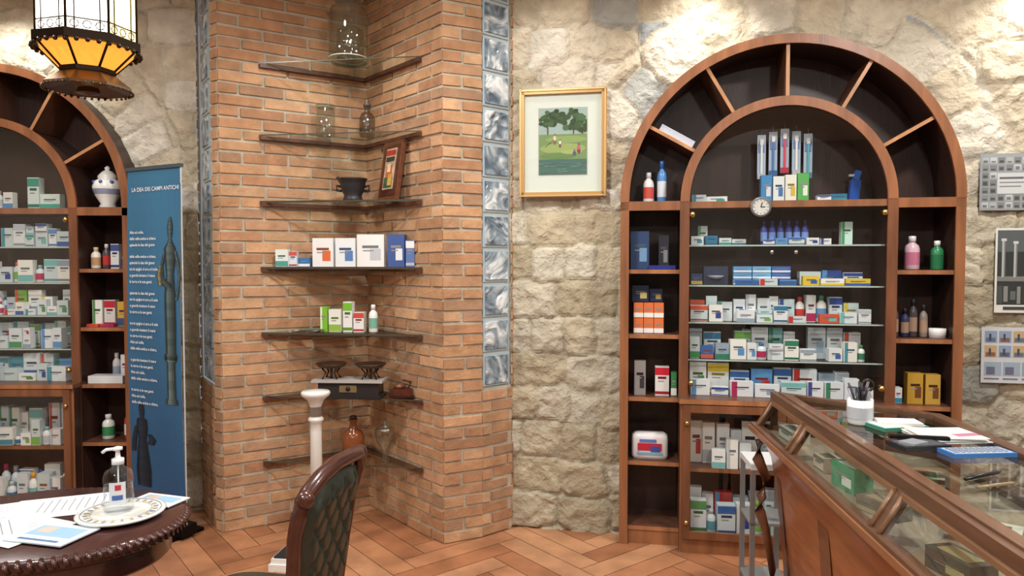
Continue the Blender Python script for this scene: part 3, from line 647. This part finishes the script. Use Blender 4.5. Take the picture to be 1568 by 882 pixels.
sil(.11,.25,.5,[(0,-.12,.12),(.2,-.13,.13),(.4,-.10,.10),(.55,-.07,.07),(.68,-.10,.10),(.78,-.09,.09),(.81,-.025,.03),(.84,-.04,.045),(.92,-.05,.05),(.97,-.03,.03),(1,-.005,.005)],DK)
sil(.11,.25,.5,[(.5,.08,.2),(.56,.12,.24),(.62,.09,.16)],DK,.0004); sil(.11,.25,.5,[(.4,-.2,-.12),(.55,-.18,-.1),(.7,-.13,-.08)],DK,.0004)
m.obj('statue_print',[MATTE],parent=r)
ww=bpy.data.materials.new('white_print'); ww.use_nodes=True; ww.node_tree.nodes['Principled BSDF'].inputs['Base Color'].default_value=(.85,.9,.94,1)
def txt(body,x,z,size,name='lettering'):
    cu=bpy.data.curves.new(name,'FONT'); cu.body=body; cu.size=size; cu.space_line=1.25; cu.offset=.0004
    o=bpy.data.objects.new(name,cu); bpy.context.scene.collection.objects.link(o); o.parent=r
    o.matrix_local=Matrix.Translation((x,yy(z)-.002,z))@Matrix.Rotation(pi/2,4,'X'); cu.materials.append(ww); return o
txt('LA DEA DEI CAMPI ANTICHI',.045,1.95,.032)
lines=['Alta sul colle,','della valle antica e chiara,','splende la dea del grano','tra le spighe d oro e il sole','e guarda lontano il mare','la terra e le sue genti.']
zz=1.71
for b_ in range(6):
    for l in range([3,5,4,5,4,3][b_]): txt(lines[(b_+l)%6],.03,zz,.0225); zz-=.036
    zz-=.03
# ------------------------------------------------------------ lantern
r=empty('moroccan_lantern',T(-1.285,2.2,0,math.radians(8))); met=MB(); S=8
def ring(rad,z,h,w=.006,c=(54,44,36)): met.lathe([(rad+w,z),(rad+w,z+h),(rad-w,z+h),(rad-w,z)],0,0,0,c,0,S,False,caps=False); met.lathe([(rad-w,z),(rad+w,z)],0,0,0,c,0,S,False,caps=False)
def oc(rad,k_): a=2*pi*k_/S; return Vector((rad*math.cos(a),rad*math.sin(a),0))
panels={'clear':MB(),'green':MB(),'amber':MB(),'yellow':MB()}
def band(r0,z0,r1,z1,keys,bars=True):
    for k_ in range(S):
        a0=oc(r0,k_);a1=oc(r0,k_+1);b0=oc(r1,k_);b1=oc(r1,k_+1)
        P=[(a0.x,a0.y,z0),(a1.x,a1.y,z0),(b1.x,b1.y,z1),(b0.x,b0.y,z1)]
        panels[keys[k_%len(keys)]].add(P,[(0,1,2,3)],(255,)*3)
        met.tube([P[0],P[3]],.004,(54,44,36),0,6)
        if bars:
            V=[Vector(p_) for p_ in P]
            lp=lambda s,t:(V[0]*(1-s)+V[1]*s)*(1-t)+(V[3]*(1-s)+V[2]*s)*t
            met.tube([lp(.2,0),lp(.2,1)],.0022,(54,44,36),0,5); met.tube([lp(.8,0),lp(.8,1)],.0022,(54,44,36),0,5)
            met.tube([lp(0,.09),lp(1,.09)],.0022,(54,44,36),0,5)
            for s_ in (.2,.5,.8):
                c=lp(s_,.045); ex=(V[1]-V[0]).normalized()*.011; ez=(V[3]-V[0]).normalized()*.011
                met.tube([c+ex*math.cos(u)+ez*math.sin(u) for u in [2*pi*i/10 for i in range(10)]],.0018,(54,44,36),0,5,True)
band(.14,2.215,.14,2.56,['green','clear','clear','green','green','clear','clear','yellow'])
band(.072,2.125,.135,2.19,['amber'],False)
ring(.144,2.188,.026,.007); ring(.14,2.56,.03,.008); ring(.074,2.115,.014,.006)
for k_ in range(32):
    a=2*pi*k_/32; met.ball(.143*math.cos(a),.143*math.sin(a),2.184,.007,(64,52,40),0,8)
met.lathe([(.074,2.118),(.094,2.10),(.122,2.078),(.124,2.07),(.095,2.078),(.05,2.09),(.03,2.075),(.034,2.06),(.001,2.052)],0,0,0,(110,88,64),0,S,False)
for k_ in range(40):
    a=2*pi*k_/40; met.ball(.120*math.cos(a),.120*math.sin(a),2.068,.0045,(90,74,56),0,6)
met.lathe([(.145,2.59),(.12,2.64),(.06,2.72),(.05,2.74),(.06,2.76),(.03,2.8),(.012,2.83),(.001,2.84)],0,0,0,(70,54,40),0,S,False)
for i in range(12):
    z=2.845+i*.03; pts=[]
    for k_ in range(10):
        t=2*pi*k_/10; u=.009*math.cos(t); v=.019*math.sin(t)
        pts.append((u,0,z+v) if i%2 else (0,u,z+v))
    met.tube(pts,.0025,(60,48,38),0,5,True)
met.lathe([(.05,3.185),(.05,3.2)],0,0,0,(60,48,38),0,20)
met.obj('metal_cage',[METAL],parent=r)
for k_,(c,st) in {'clear':((255,248,232),4.5),'green':((130,190,60),.9),'amber':((255,165,60),1.1),'yellow':((255,225,150),2)}.items():
    if panels[k_].v: panels[k_].obj(k_+'_glass_panels',[emit('lantern_'+k_,c,st)],parent=r)
# ------------------------------------------------------------ side table
TC=(-1.45,2.2); r=empty('oval_side_table',T(TC[0],TC[1],0)); m=MB(); DM=(62,34,30)
ol=[(.42*math.cos(2*pi*k_/64),.33*math.sin(2*pi*k_/64)) for k_ in range(64)]
m.loft(ol,[(.93,.70),(.99,.715),(1.0,.73),(.995,.742),(.97,.75)],DM,0,True); 
m.loft(ol,[(.86,.63),(.88,.64),(.88,.69),(.9,.705)],DM,0,True)
for k_ in range(90):
    a=2*pi*k_/90; m.tube([(.405*math.cos(a),.318*math.sin(a),.744),(.425*math.cos(a),.335*math.sin(a),.736),(.415*math.cos(a+.02),.325*math.sin(a+.02),.718)],.0085,(66,36,32),0,6)
m.lathe([(.05,.63),(.09,.62),(.05,.58),(.035,.5),(.06,.4),(.075,.33),(.05,.25),(.06,.2),(.06,.14)],0,0,0,DM,0,24)
for k_ in range(4):
    a=pi/4+pi/2*k_; m.tube([(.03*math.cos(a),.03*math.sin(a),.2),(.14*math.cos(a),.14*math.sin(a),.17),(.24*math.cos(a),.24*math.sin(a),.07),(.31*math.cos(a),.31*math.sin(a),.02)],[.035,.028,.022,.02],DM,0,10)
m.obj('mahogany_body',[WOODH],parent=r)
def sheet(name,x,y,z,w,d,rot,c,deco=None,th=.0012):
    m=MB(); m.box(0,0,th/2,w,d,th,c)
    if deco: deco(m,th,w,d)
    m.obj(name,[PL],T(x,y,z,rot))
def tl(m,th,w,d):
    for i in range(9): m.box(-.01,d*.36-i*d*.075,th+.0002,w*(.7-.1*(i%3)),d*.012,.0003,(150,154,160))
sheet('printed_form',-1.62,2.2,.7505,.21,.297,.5,(236,238,242),tl); sheet('printed_form',-1.46,2.32,.752,.21,.297,-1.2,(230,234,240),tl); sheet('printed_form',-1.50,2.12,.7535,.21,.297,1.2,(236,238,242),tl); sheet('printed_form',-1.58,2.05,.755,.21,.297,-.9,(222,228,236),tl)
def br_(m,th,w,d): m.box(0,d*.1,th+.0003,w*.8,d*.5,.0004,(150,186,212)); m.box(-w*.2,d*.15,th+.0006,w*.25,d*.3,.0004,(200,186,176)); m.box(0,-d*.35,th+.0003,w*.7,d*.08,.0004,(90,120,160))
sheet('health_brochure',-1.335,2.06,.7565,.2,.14,-.25,(214,226,238),br_,.004); sheet('health_brochure',-1.18,2.37,.7535,.17,.1,-.3,(226,230,226),br_,.003)
m=MB(); m.M=T(-1.225,2.225,.757)
m.lathe([(.09,0),(.125,.006),(.128,.012),(.12,.014),(.1,.011),(.001,.011)],0,0,0,(226,226,220),0,48)
for rr,c in ((.112,(150,156,170)),(.085,(180,174,156))): m.lathe([(rr,.0145),(rr+.003,.0147)],0,0,0,c,0,48,caps=False)
for k_ in range(24):
    a=2*pi*k_/24; m.box(.098*math.cos(a),.098*math.sin(a),.0135,.014,.006,.002,[(150,158,180),(190,170,130)][k_%2],0,a)
m.obj('ceramic_plate',[PLB])
r=empty('sanitizer_bottle',T(-1.235,2.23,.769)); m=MB()
m.lathe([(.038,0),(.043,.005),(.043,.11),(.038,.125),(.018,.138),(.016,.15)],0,0,0,(255,)*3,0,28,caps=False); m.obj('clear_body',[PLASTICCLEAR],parent=r)
m=MB(); m.lathe([(.0395,.004),(.0405,.007),(.0405,.085),(.001,.085)],0,0,0,(255,)*3,0,28); m.obj('gel',[glassm('gel',(.93,.95,.97),.03,.1)],parent=r)
m=MB(); m.lathe([(.018,.148),(.018,.165),(.008,.168),(.006,.19),(.014,.192),(.014,.2),(.004,.203)],0,0,0,(238,240,242),0,20); m.tube([(0,0,.196),(-.03,-.01,.195),(-.042,-.013,.186)],.005,(238,240,242)); m.tube([(0,0,.15),(0,0,.02)],.0025,(220,224,228))
for j,(z0,z1,c,a0,a1) in enumerate([(.03,.10,(225,232,238),-1.7,-.6),(.075,.092,(200,60,80),-1.3,-.9),(.045,.06,(80,110,180),-1.5,-.8)]):
    R_=.0435+.0003*j; vs=[];fs=[]
    for k_ in range(9):
        a=a0+(a1-a0)*k_/8; vs+=[(R_*math.cos(a),R_*math.sin(a),z0),(R_*math.cos(a),R_*math.sin(a),z1)]
    fs=[(2*i,2*i+2,2*i+3,2*i+1) for i in range(8)]; m.add(vs,fs,c)
m.obj('pump_and_label',[PLB],parent=r)
# ------------------------------------------------------------ chair
r=empty('tufted_leather_chair',T(-.79,2.11,0,math.radians(168.5))); CW=(70,36,29); GR=(44,52,44)
m=MB(); bx=lambda z:-.215-.10*max(0,z-.48)-.14*max(0,z-.8)
pts=[(-.13,.42),(-.14,.55),(-.16,.7),(-.172,.80),(-.178,.87),(-.174,.91),(-.15,.93),(-.09,.955),(0,.97),(.09,.965),(.15,.96),(.178,.955),(.183,.91),(.176,.82),(.16,.7),(.14,.55),(.13,.42)]
m.tube([(bx(z),-y,z) for y,z in pts],[.020]*4+[.023]*9+[.020]*4,CW,0,10)
m.tube([(bx(.54),-.14,.54),(bx(.54),.14,.54)],.02,CW)
for s in (-1,1):
    m.ball(bx(.95),s*.176,.955 if s<0 else .92,.025,CW)
    m.tube([(bx(.48),s*.135,.5),(-.2,s*.145,.4),(-.21,s*.15,.2),(-.27,s*.155,.02)],[.022,.024,.02,.016],CW)
    m.tube([(.2,s*.2,.42),(.235,s*.22,.34),(.215,s*.21,.18),(.235,s*.225,.03),(.25,s*.23,.012)],[.03,.034,.018,.014,.02],CW)
    m.tube([(-.2,s*.145,.415),(.2,s*.205,.415)],.026,CW)
m.tube([(.2,-.2,.415),(.215,0,.41),(.2,.2,.415)],.026,CW); m.tube([(-.2,-.145,.415),(-.2,.145,.415)],.024,CW)
m.obj('carved_frame',[WOODH],parent=r)
m=MB(); nu,nv=36,44
for side in (-1,1):
    vs=[];fs=[]
    for j in range(nv+1):
        t=j/nv
        for i in range(nu+1):
            s=-1+2*i/nu; y=s*(.125+.038*t); z=.55+t*(.355+.035*(1-s*s)-.012*s)
            a=(y/.075+z/.095); b_=(y/.075-z/.095)
            da=abs(a-round(a)); db=abs(b_-round(b_))
            cre=math.exp(-(min(da,db)/.07)**2)*.005+math.exp(-((da*da+db*db)/.03))*.012
            ed=min(1,(1-abs(s))*5)*min(1,t*7)*min(1,(1-t)*7); ed=math.sin(ed*pi/2)
            x=bx(z)+side*(.006+ed*(.03-cre))
            vs.append((x,y,z))
    for j in range(nv):
        for i in range(nu):
            q=(j*(nu+1)+i,j*(nu+1)+i+1,(j+1)*(nu+1)+i+1,(j+1)*(nu+1)+i); fs.append(q if side>0 else q[::-1])
    m.add(vs,fs,GR,0,True)
    for aa in range(-3,25):
        for bb in range(-25,3):
            y=(aa+bb)*.075/2; z=(aa-bb)*.095/2
            if abs(y)<.12 and .6<z<.89: m.ball(bx(z)+side*.022,y,z,.006,(60,50,34),0,8)
so=[(.215*math.copysign(abs(math.cos(t))**.55,math.cos(t)),.225*math.copysign(abs(math.sin(t))**.55,math.sin(t))) for t in [2*pi*k_/48 for k_ in range(48)]]
m.loft(so,[(.97,.43),(1.0,.45),(1.0,.49),(.95,.525),(.8,.543),(.5,.553),(.01,.557)],GR,0,True)
m.obj('green_leather_upholstery',[LEATHER],parent=r)
# ------------------------------------------------------------ display counter
MC=T(1.108,3.02,0,-math.radians(4.97)); r=empty('glass_display_counter',MC); m=MB()
CWD=(100,70,52); CL=(132,98,72); LB=-2.3; WR=.47
m.prism([(-.012,.01),(-.012,LB),(.055,LB),(.055,-.075)],.965,1.0,CWD); m.prism([(.01,LB),(.045,LB),(.045,-.07),(.01,-.03)],1.0,1.006,(110,78,58))
m.prism([(-.012,.01),(.055,-.075),(.44,-.425),(.48,-.395),(.0,.018)],.965,1.0,CWD)
m.prism([(.44,-.425),(.42,LB),(.48,LB),(.48,-.395)],.965,1.0,CWD)
def qbar(y,w):
    m.add([(-.012,y-w/2,.97),(-.012,y+w/2,.97),(-.082,y+w/2,.85),(-.082,y-w/2,.85),(.008,y-w/2,.962),(.008,y+w/2,.962),(-.062,y+w/2,.845),(-.062,y-w/2,.845)],[(0,3,2,1),(4,5,6,7),(0,4,7,3),(1,2,6,5)],CWD)
for y in (-.02,-.47,-1.22,-1.97): qbar(y,.04)
m.prism([(-.09,.02),(-.09,LB),(-.055,LB),(-.055,.02)],.828,.866,CWD); m.prism([(-.098,.025),(-.098,LB),(-.09,LB),(-.09,.025)],.835,.856,(142,96,64))
for y0_,y1_ in ((-.45,-.04),(-1.20,-.49),(-1.95,-1.24)):
    for fr in (.0,1.0):
        xa=-.014-.07*(.06+.86*fr); za=.968-.12*(.06+.86*fr)
        m.box(xa,(y0_+y1_)/2,za,.012,y1_-y0_,.014,CL)
    for yy_ in (y0_+.006,y1_-.006): m.tube([(-.017,yy_,.965),(-.084,yy_,.853)],.007,CL,0,6)
m.prism([(-.09,.025),(-.055,.0),(.44,-.45),(.5,-.42),(.02,.04)],.828,.866,CWD); m.prism([(.44,-.45),(.44,LB),(.5,LB),(.5,-.42)],.828,.866,CWD)
m.prism([(-.06,.0),(-.06,LB),(.45,LB),(.45,-.43),(.0,-.01)],.83,.845,(150,138,118))
m.box(.46,-.41,.91,.03,.03,.12,CWD); m.box(.0,-.005,.91,.024,.024,.12,CWD)
prof=[(-.075,.828),(-.06,.80),(-.03,.77),(-.008,.72),(.005,.64),(.02,.5),(.045,.3),(.055,.12),(.03,.1),(.03,0)]
vs=[]
for x,z in prof: vs+=[(x,.0-max(0,x)*.4,z),(x,LB,z)]
m.add(vs,[(2*i,2*i+1,2*i+3,2*i+2) for i in range(len(prof)-1)],(154,94,56),0,True)
vs=[]
for x,z in prof: vs+=[(x,.0-max(0,x)*.4,z),(.46-max(0,x)*.3,-.42,z)]
m.add(vs,[(2*i+1,2*i,2*i+2,2*i+3) for i in range(len(prof)-1)],(134,82,48),0,True)
m.b2(.43,.46,LB,-.42,0,.83,(120,78,50))
for y0_,y1_ in ((-.55,-.10),(-1.25,-.66),(-1.9,-1.36)):
    for a,b_ in ((y0_-.055,y0_),(y1_,y1_+.055)): 
        m.add([(.002,a,.66),(.002,b_,.66),(.046,b_,.14),(.046,a,.14)],[(0,3,2,1)],(104,62,40))
m.tube([(-.065,-.03,.8),(-.07,-.03,.72),(-.035,-.03,.64),(-.055,-.03,.56),(-.06,-.03,.5),(-.03,-.03,.40),(-.005,-.03,.25),(-.01,-.03,.12),(-.03,-.03,.03),(-.03,-.03,.0)],[.02,.024,.018,.022,.022,.016,.015,.016,.026,.026],(100,62,42),0,10)
m.obj('wooden_frame',[vc('counter_wood',.33,0,5,.25,.06,20,(6,.8,6),coat=.25)],parent=r)
m=MB(); m.add([(.05,LB,.991),(.45,LB,.991),(.45,-.42,.991),(.05,-.065,.991)],[(0,1,2,3)],(255,)*3); m.obj('glass_top',[GLASST],parent=r)
m=MB()
for y0_,y1_ in ((-.45,-.04),(-1.20,-.49),(-1.95,-1.24)): m.add([(-.016,y0_,.966),(-.082,y0_,.854),(-.082,y1_,.854),(-.016,y1_,.966)],[(0,1,2,3)],(255,)*3)
m.add([(.0,.0,.866),(.46,-.42,.866),(.46,-.42,.965),(.0,.0,.965)],[(0,1,2,3)],(255,)*3)
m.obj('glass_panels',[GLASS],parent=r)
def cbox(name,x,y,w,d,h,c,ac,st=3,rot=0,mat=PL,z=.846):
    mm=MB(); package(mm,0,0,0,w,d,h,c,ac,st); mm.box(0,0,h+.0005,w*.7,d*.6,.001,ac); mm.obj(name,[mat],MC@T(x,y,z,rot))
cbox('green_medicine_box',.015,-.82,.13,.06,.075,(60,150,110),(225,235,225),3,-1.4); cbox('instrument_tin',.02,-1.04,.13,.07,.04,(120,112,96),(170,160,130),0,-1.2); cbox('vintage_box',.01,-.62,.08,.06,.05,(190,180,160),(90,100,80),2,-1.5)
cbox('vintage_box',.02,-.22,.14,.07,.05,(190,196,180),(110,120,110),2,-1.5); cbox('pamphlet_box',.02,-1.44,.13,.07,.05,(86,86,76),(176,170,120),3,-1.3); cbox('instrument_tin',.02,-1.64,.1,.08,.03,(180,180,176),(120,120,110),0,-1.3); cbox('pamphlet_box',.2,-1.2,.16,.12,.03,(214,210,196),(120,100,80),0,-.6)
cbox('vintage_box',.22,-.8,.14,.1,.05,(200,190,170),(120,90,70),2,-.4); cbox('pamphlet_box',.25,-1.7,.2,.14,.02,(220,220,214),(90,110,130),0,-.3); cbox('vintage_box',.14,-1.0,.09,.07,.06,(150,120,80),(220,210,180),3,-.9); cbox('vintage_box',.15,-.5,.12,.07,.05,(120,140,120),(220,210,180),3,-.9)
m=MB(); m.M=MC
for i in range(14):
    a=i*1.7; m.tube([(.02+.02*math.cos(a),-1.86+.012*i,.852),(.0+.03*math.sin(a),-1.80+.012*i,.856)],.004,(190,190,186),0,6)
m.obj('surgical_instruments',[METAL])
gz=.9925
m=MB(); m.M=T(1.20,2.46,gz)
m.lathe([(.036,0),(.04,.005),(.042,.085),(.039,.085),(.036,.01),(.001,.008)],0,0,0,(232,234,236),0,28); m.lathe([(.0423,.02),(.0428,.06)],0,0,0,(190,196,204),0,28,caps=False)
rg=random.Random(8)
for i in range(12):
    a=rg.uniform(0,2*pi); c=rg.choice([(30,30,34),(30,40,90),(50,50,54),(44,44,50),(150,150,160)]); m.tube([(.01*math.cos(a+2),.01*math.sin(a+2),.012),(.038*math.cos(a),.038*math.sin(a),rg.uniform(.11,.15))],.0045,c,0,6)
m.tube([(.01,0,.02),(.03,.01,.11)],.004,(60,60,60)); m.tube([(.03+.02*math.cos(t),.01,.13+.02*math.sin(t)) for t in [k_*pi/6 for k_ in range(12)]],.004,(30,30,30),0,6,True)
m.obj('pen_cup',[PLB])
m=MB(); m.M=T(1.29,2.40,gz); m.box(0,0,.006,.17,.11,.012,(60,130,110),0,.2); m.box(0,0,.0125,.155,.10,.001,(225,232,226),0,.2); m.box(.01,.0,.018,.13,.08,.010,(236,236,234),0,-.15); m.obj('receipt_book',[PL])
m=MB(); m.M=T(1.365,2.25,gz)
for i in range(6): m.box(.01*math.sin(i*2),.008*math.cos(i*3),.002+.003*i,.18,.15,.0025,[(238,240,240),(225,230,234),(236,226,214)][i%3],0,.12*math.sin(i*2.3))
m.box(.05,-.03,.0186,.08,.03,.001,(190,120,150),0,.2); m.obj('paper_stack',[PL])
m=MB(); m.M=T(1.22,2.14,gz); m.box(0,0,.007,.15,.09,.014,(46,48,52),0,.15); m.box(.0,0,.0145,.13,.07,.001,(90,94,100),0,.15); m.box(.03,.05,.018,.17,.02,.010,(26,26,28),0,-.2); m.box(-.02,-.01,.018,.07,.05,.006,(150,156,164),0,.5); m.obj('black_organizer',[PLB])
m=MB(); m.M=T(1.345,2.06,gz,.08); m.box(0,0,.006,.19,.075,.012,(60,120,190)); m.box(0,0,.0125,.175,.062,.001,(200,212,224))
for i in range(9):
    for j in range(3): m.box(-.077+i*.0185,-.02+j*.018,.014,.012,.011,.003,(140,150,170))
m.obj('desk_calculator',[PLB])
m=MB(); m.M=T(1.22,1.84,gz,.45); m.tube([(-.075,0,.005),(.06,0,.005),(.075,0,.005)],[.005,.005,.001],(30,30,32)); m.obj('ballpoint_pen',[PLB])
m=MB(); m.M=T(1.2,1.76,gz,.3); m.tube([(-.06,0,.005),(.05,0,.005),(.065,0,.005)],[.004,.004,.001],(150,130,100)); m.obj('ballpoint_pen',[PLB])
r=empty('metal_side_stand',T(1.125,3.20,0,-.1)); m=MB(); m.b2(-.075,.1,-.12,.10,.645,.67,(224,228,232)); m.obj('white_top',[PLB],parent=r)
m=MB()
for x in (-.065,.09):
    for y in (-.11,.09): m.b2(x-.01,x+.01,y-.01,y+.01,0,.645,(150,154,156))
for z in (.12,.4): m.b2(-.075,.1,-.12,.10,z,z+.012,(168,172,174))
m.obj('steel_legs_and_shelves',[vc('grey_steel',.4,.5)],parent=r)
# ------------------------------------------------------------ lights
def area(x,y,z,size,pw,col=(1,.975,.925),name='ceiling_light'):
    l=bpy.data.lights.new(name,'AREA'); l.shape='DISK'; l.size=size; l.energy=pw; l.color=col
    o=bpy.data.objects.new(name+'_lamp',l); bpy.context.scene.collection.objects.link(o); o.location=(x,y,z)
def fix(x,y,rad):
    m=MB(); m.lathe([(rad+.03,0),(rad+.03,.012),(rad,.012)],x,y,CEIL-.013,(230,230,228),0,28); m.lathe([(rad,-.001),(rad,0)],x,y,CEIL-.013,(255,)*3,1,28)
    m.obj('recessed_ceiling_light',[PL,emit('lamp_disc',(255,248,236),6)])
for x,y,pw in ((-2.4,2.4,42),(-.3,2.6,45),(1.9,2.4,42),(-1.5,.2,56),(1.2,.0,56),(-.2,-1.8,30)):
    area(x,y,CEIL-.02,.26,pw); fix(x,y,.12)
def spot(x,y,z,tx,ty,tz,pw,ang=100):
    l=bpy.data.lights.new('downlight','SPOT'); l.energy=pw; l.spot_size=math.radians(ang); l.spot_blend=.8; l.shadow_soft_size=.04; l.color=(1,.97,.9)
    o=bpy.data.objects.new('downlight_lamp',l); bpy.context.scene.collection.objects.link(o); o.location=(x,y,z)
    o.rotation_euler=(Vector((tx,ty,tz))-Vector((x,y,z))).to_track_quat('-Z','Y').to_euler()
for u,w,pw in ((1.05,.33,34),(2.75,.33,46),(.25,.4,8)):
    p=RW(u,w); q=RW(u,.0); spot(p.x,p.y,CEIL-.04,q.x,q.y,2.2,pw); fix(p.x,p.y,.04)
spot(-3.0,4.1,CEIL-.04,-3.0,4.45,2.2,35); fix(-3.0,4.1,.04)
spot(-1.0,3.6,CEIL-.04,-.95,4.3,1.6,25); fix(-1.0,3.6,.04)
w=bpy.data.worlds.new('World'); bpy.context.scene.world=w; w.use_nodes=True; w.node_tree.nodes['Background'].inputs[0].default_value=(.8,.85,.9,1); w.node_tree.nodes['Background'].inputs[1].default_value=.3
# ------------------------------------------------------------ camera
cam=bpy.data.cameras.new('camera'); co=bpy.data.objects.new('camera',cam); bpy.context.scene.collection.objects.link(co)
co.location=(0,0,1.55); co.rotation_euler=(math.radians(90-2.1),0,0); cam.lens=1100/1568*36; cam.sensor_width=36; cam.clip_start=.05
bpy.context.scene.camera=co
bpy.context.scene.view_settings.view_transform='Standard'
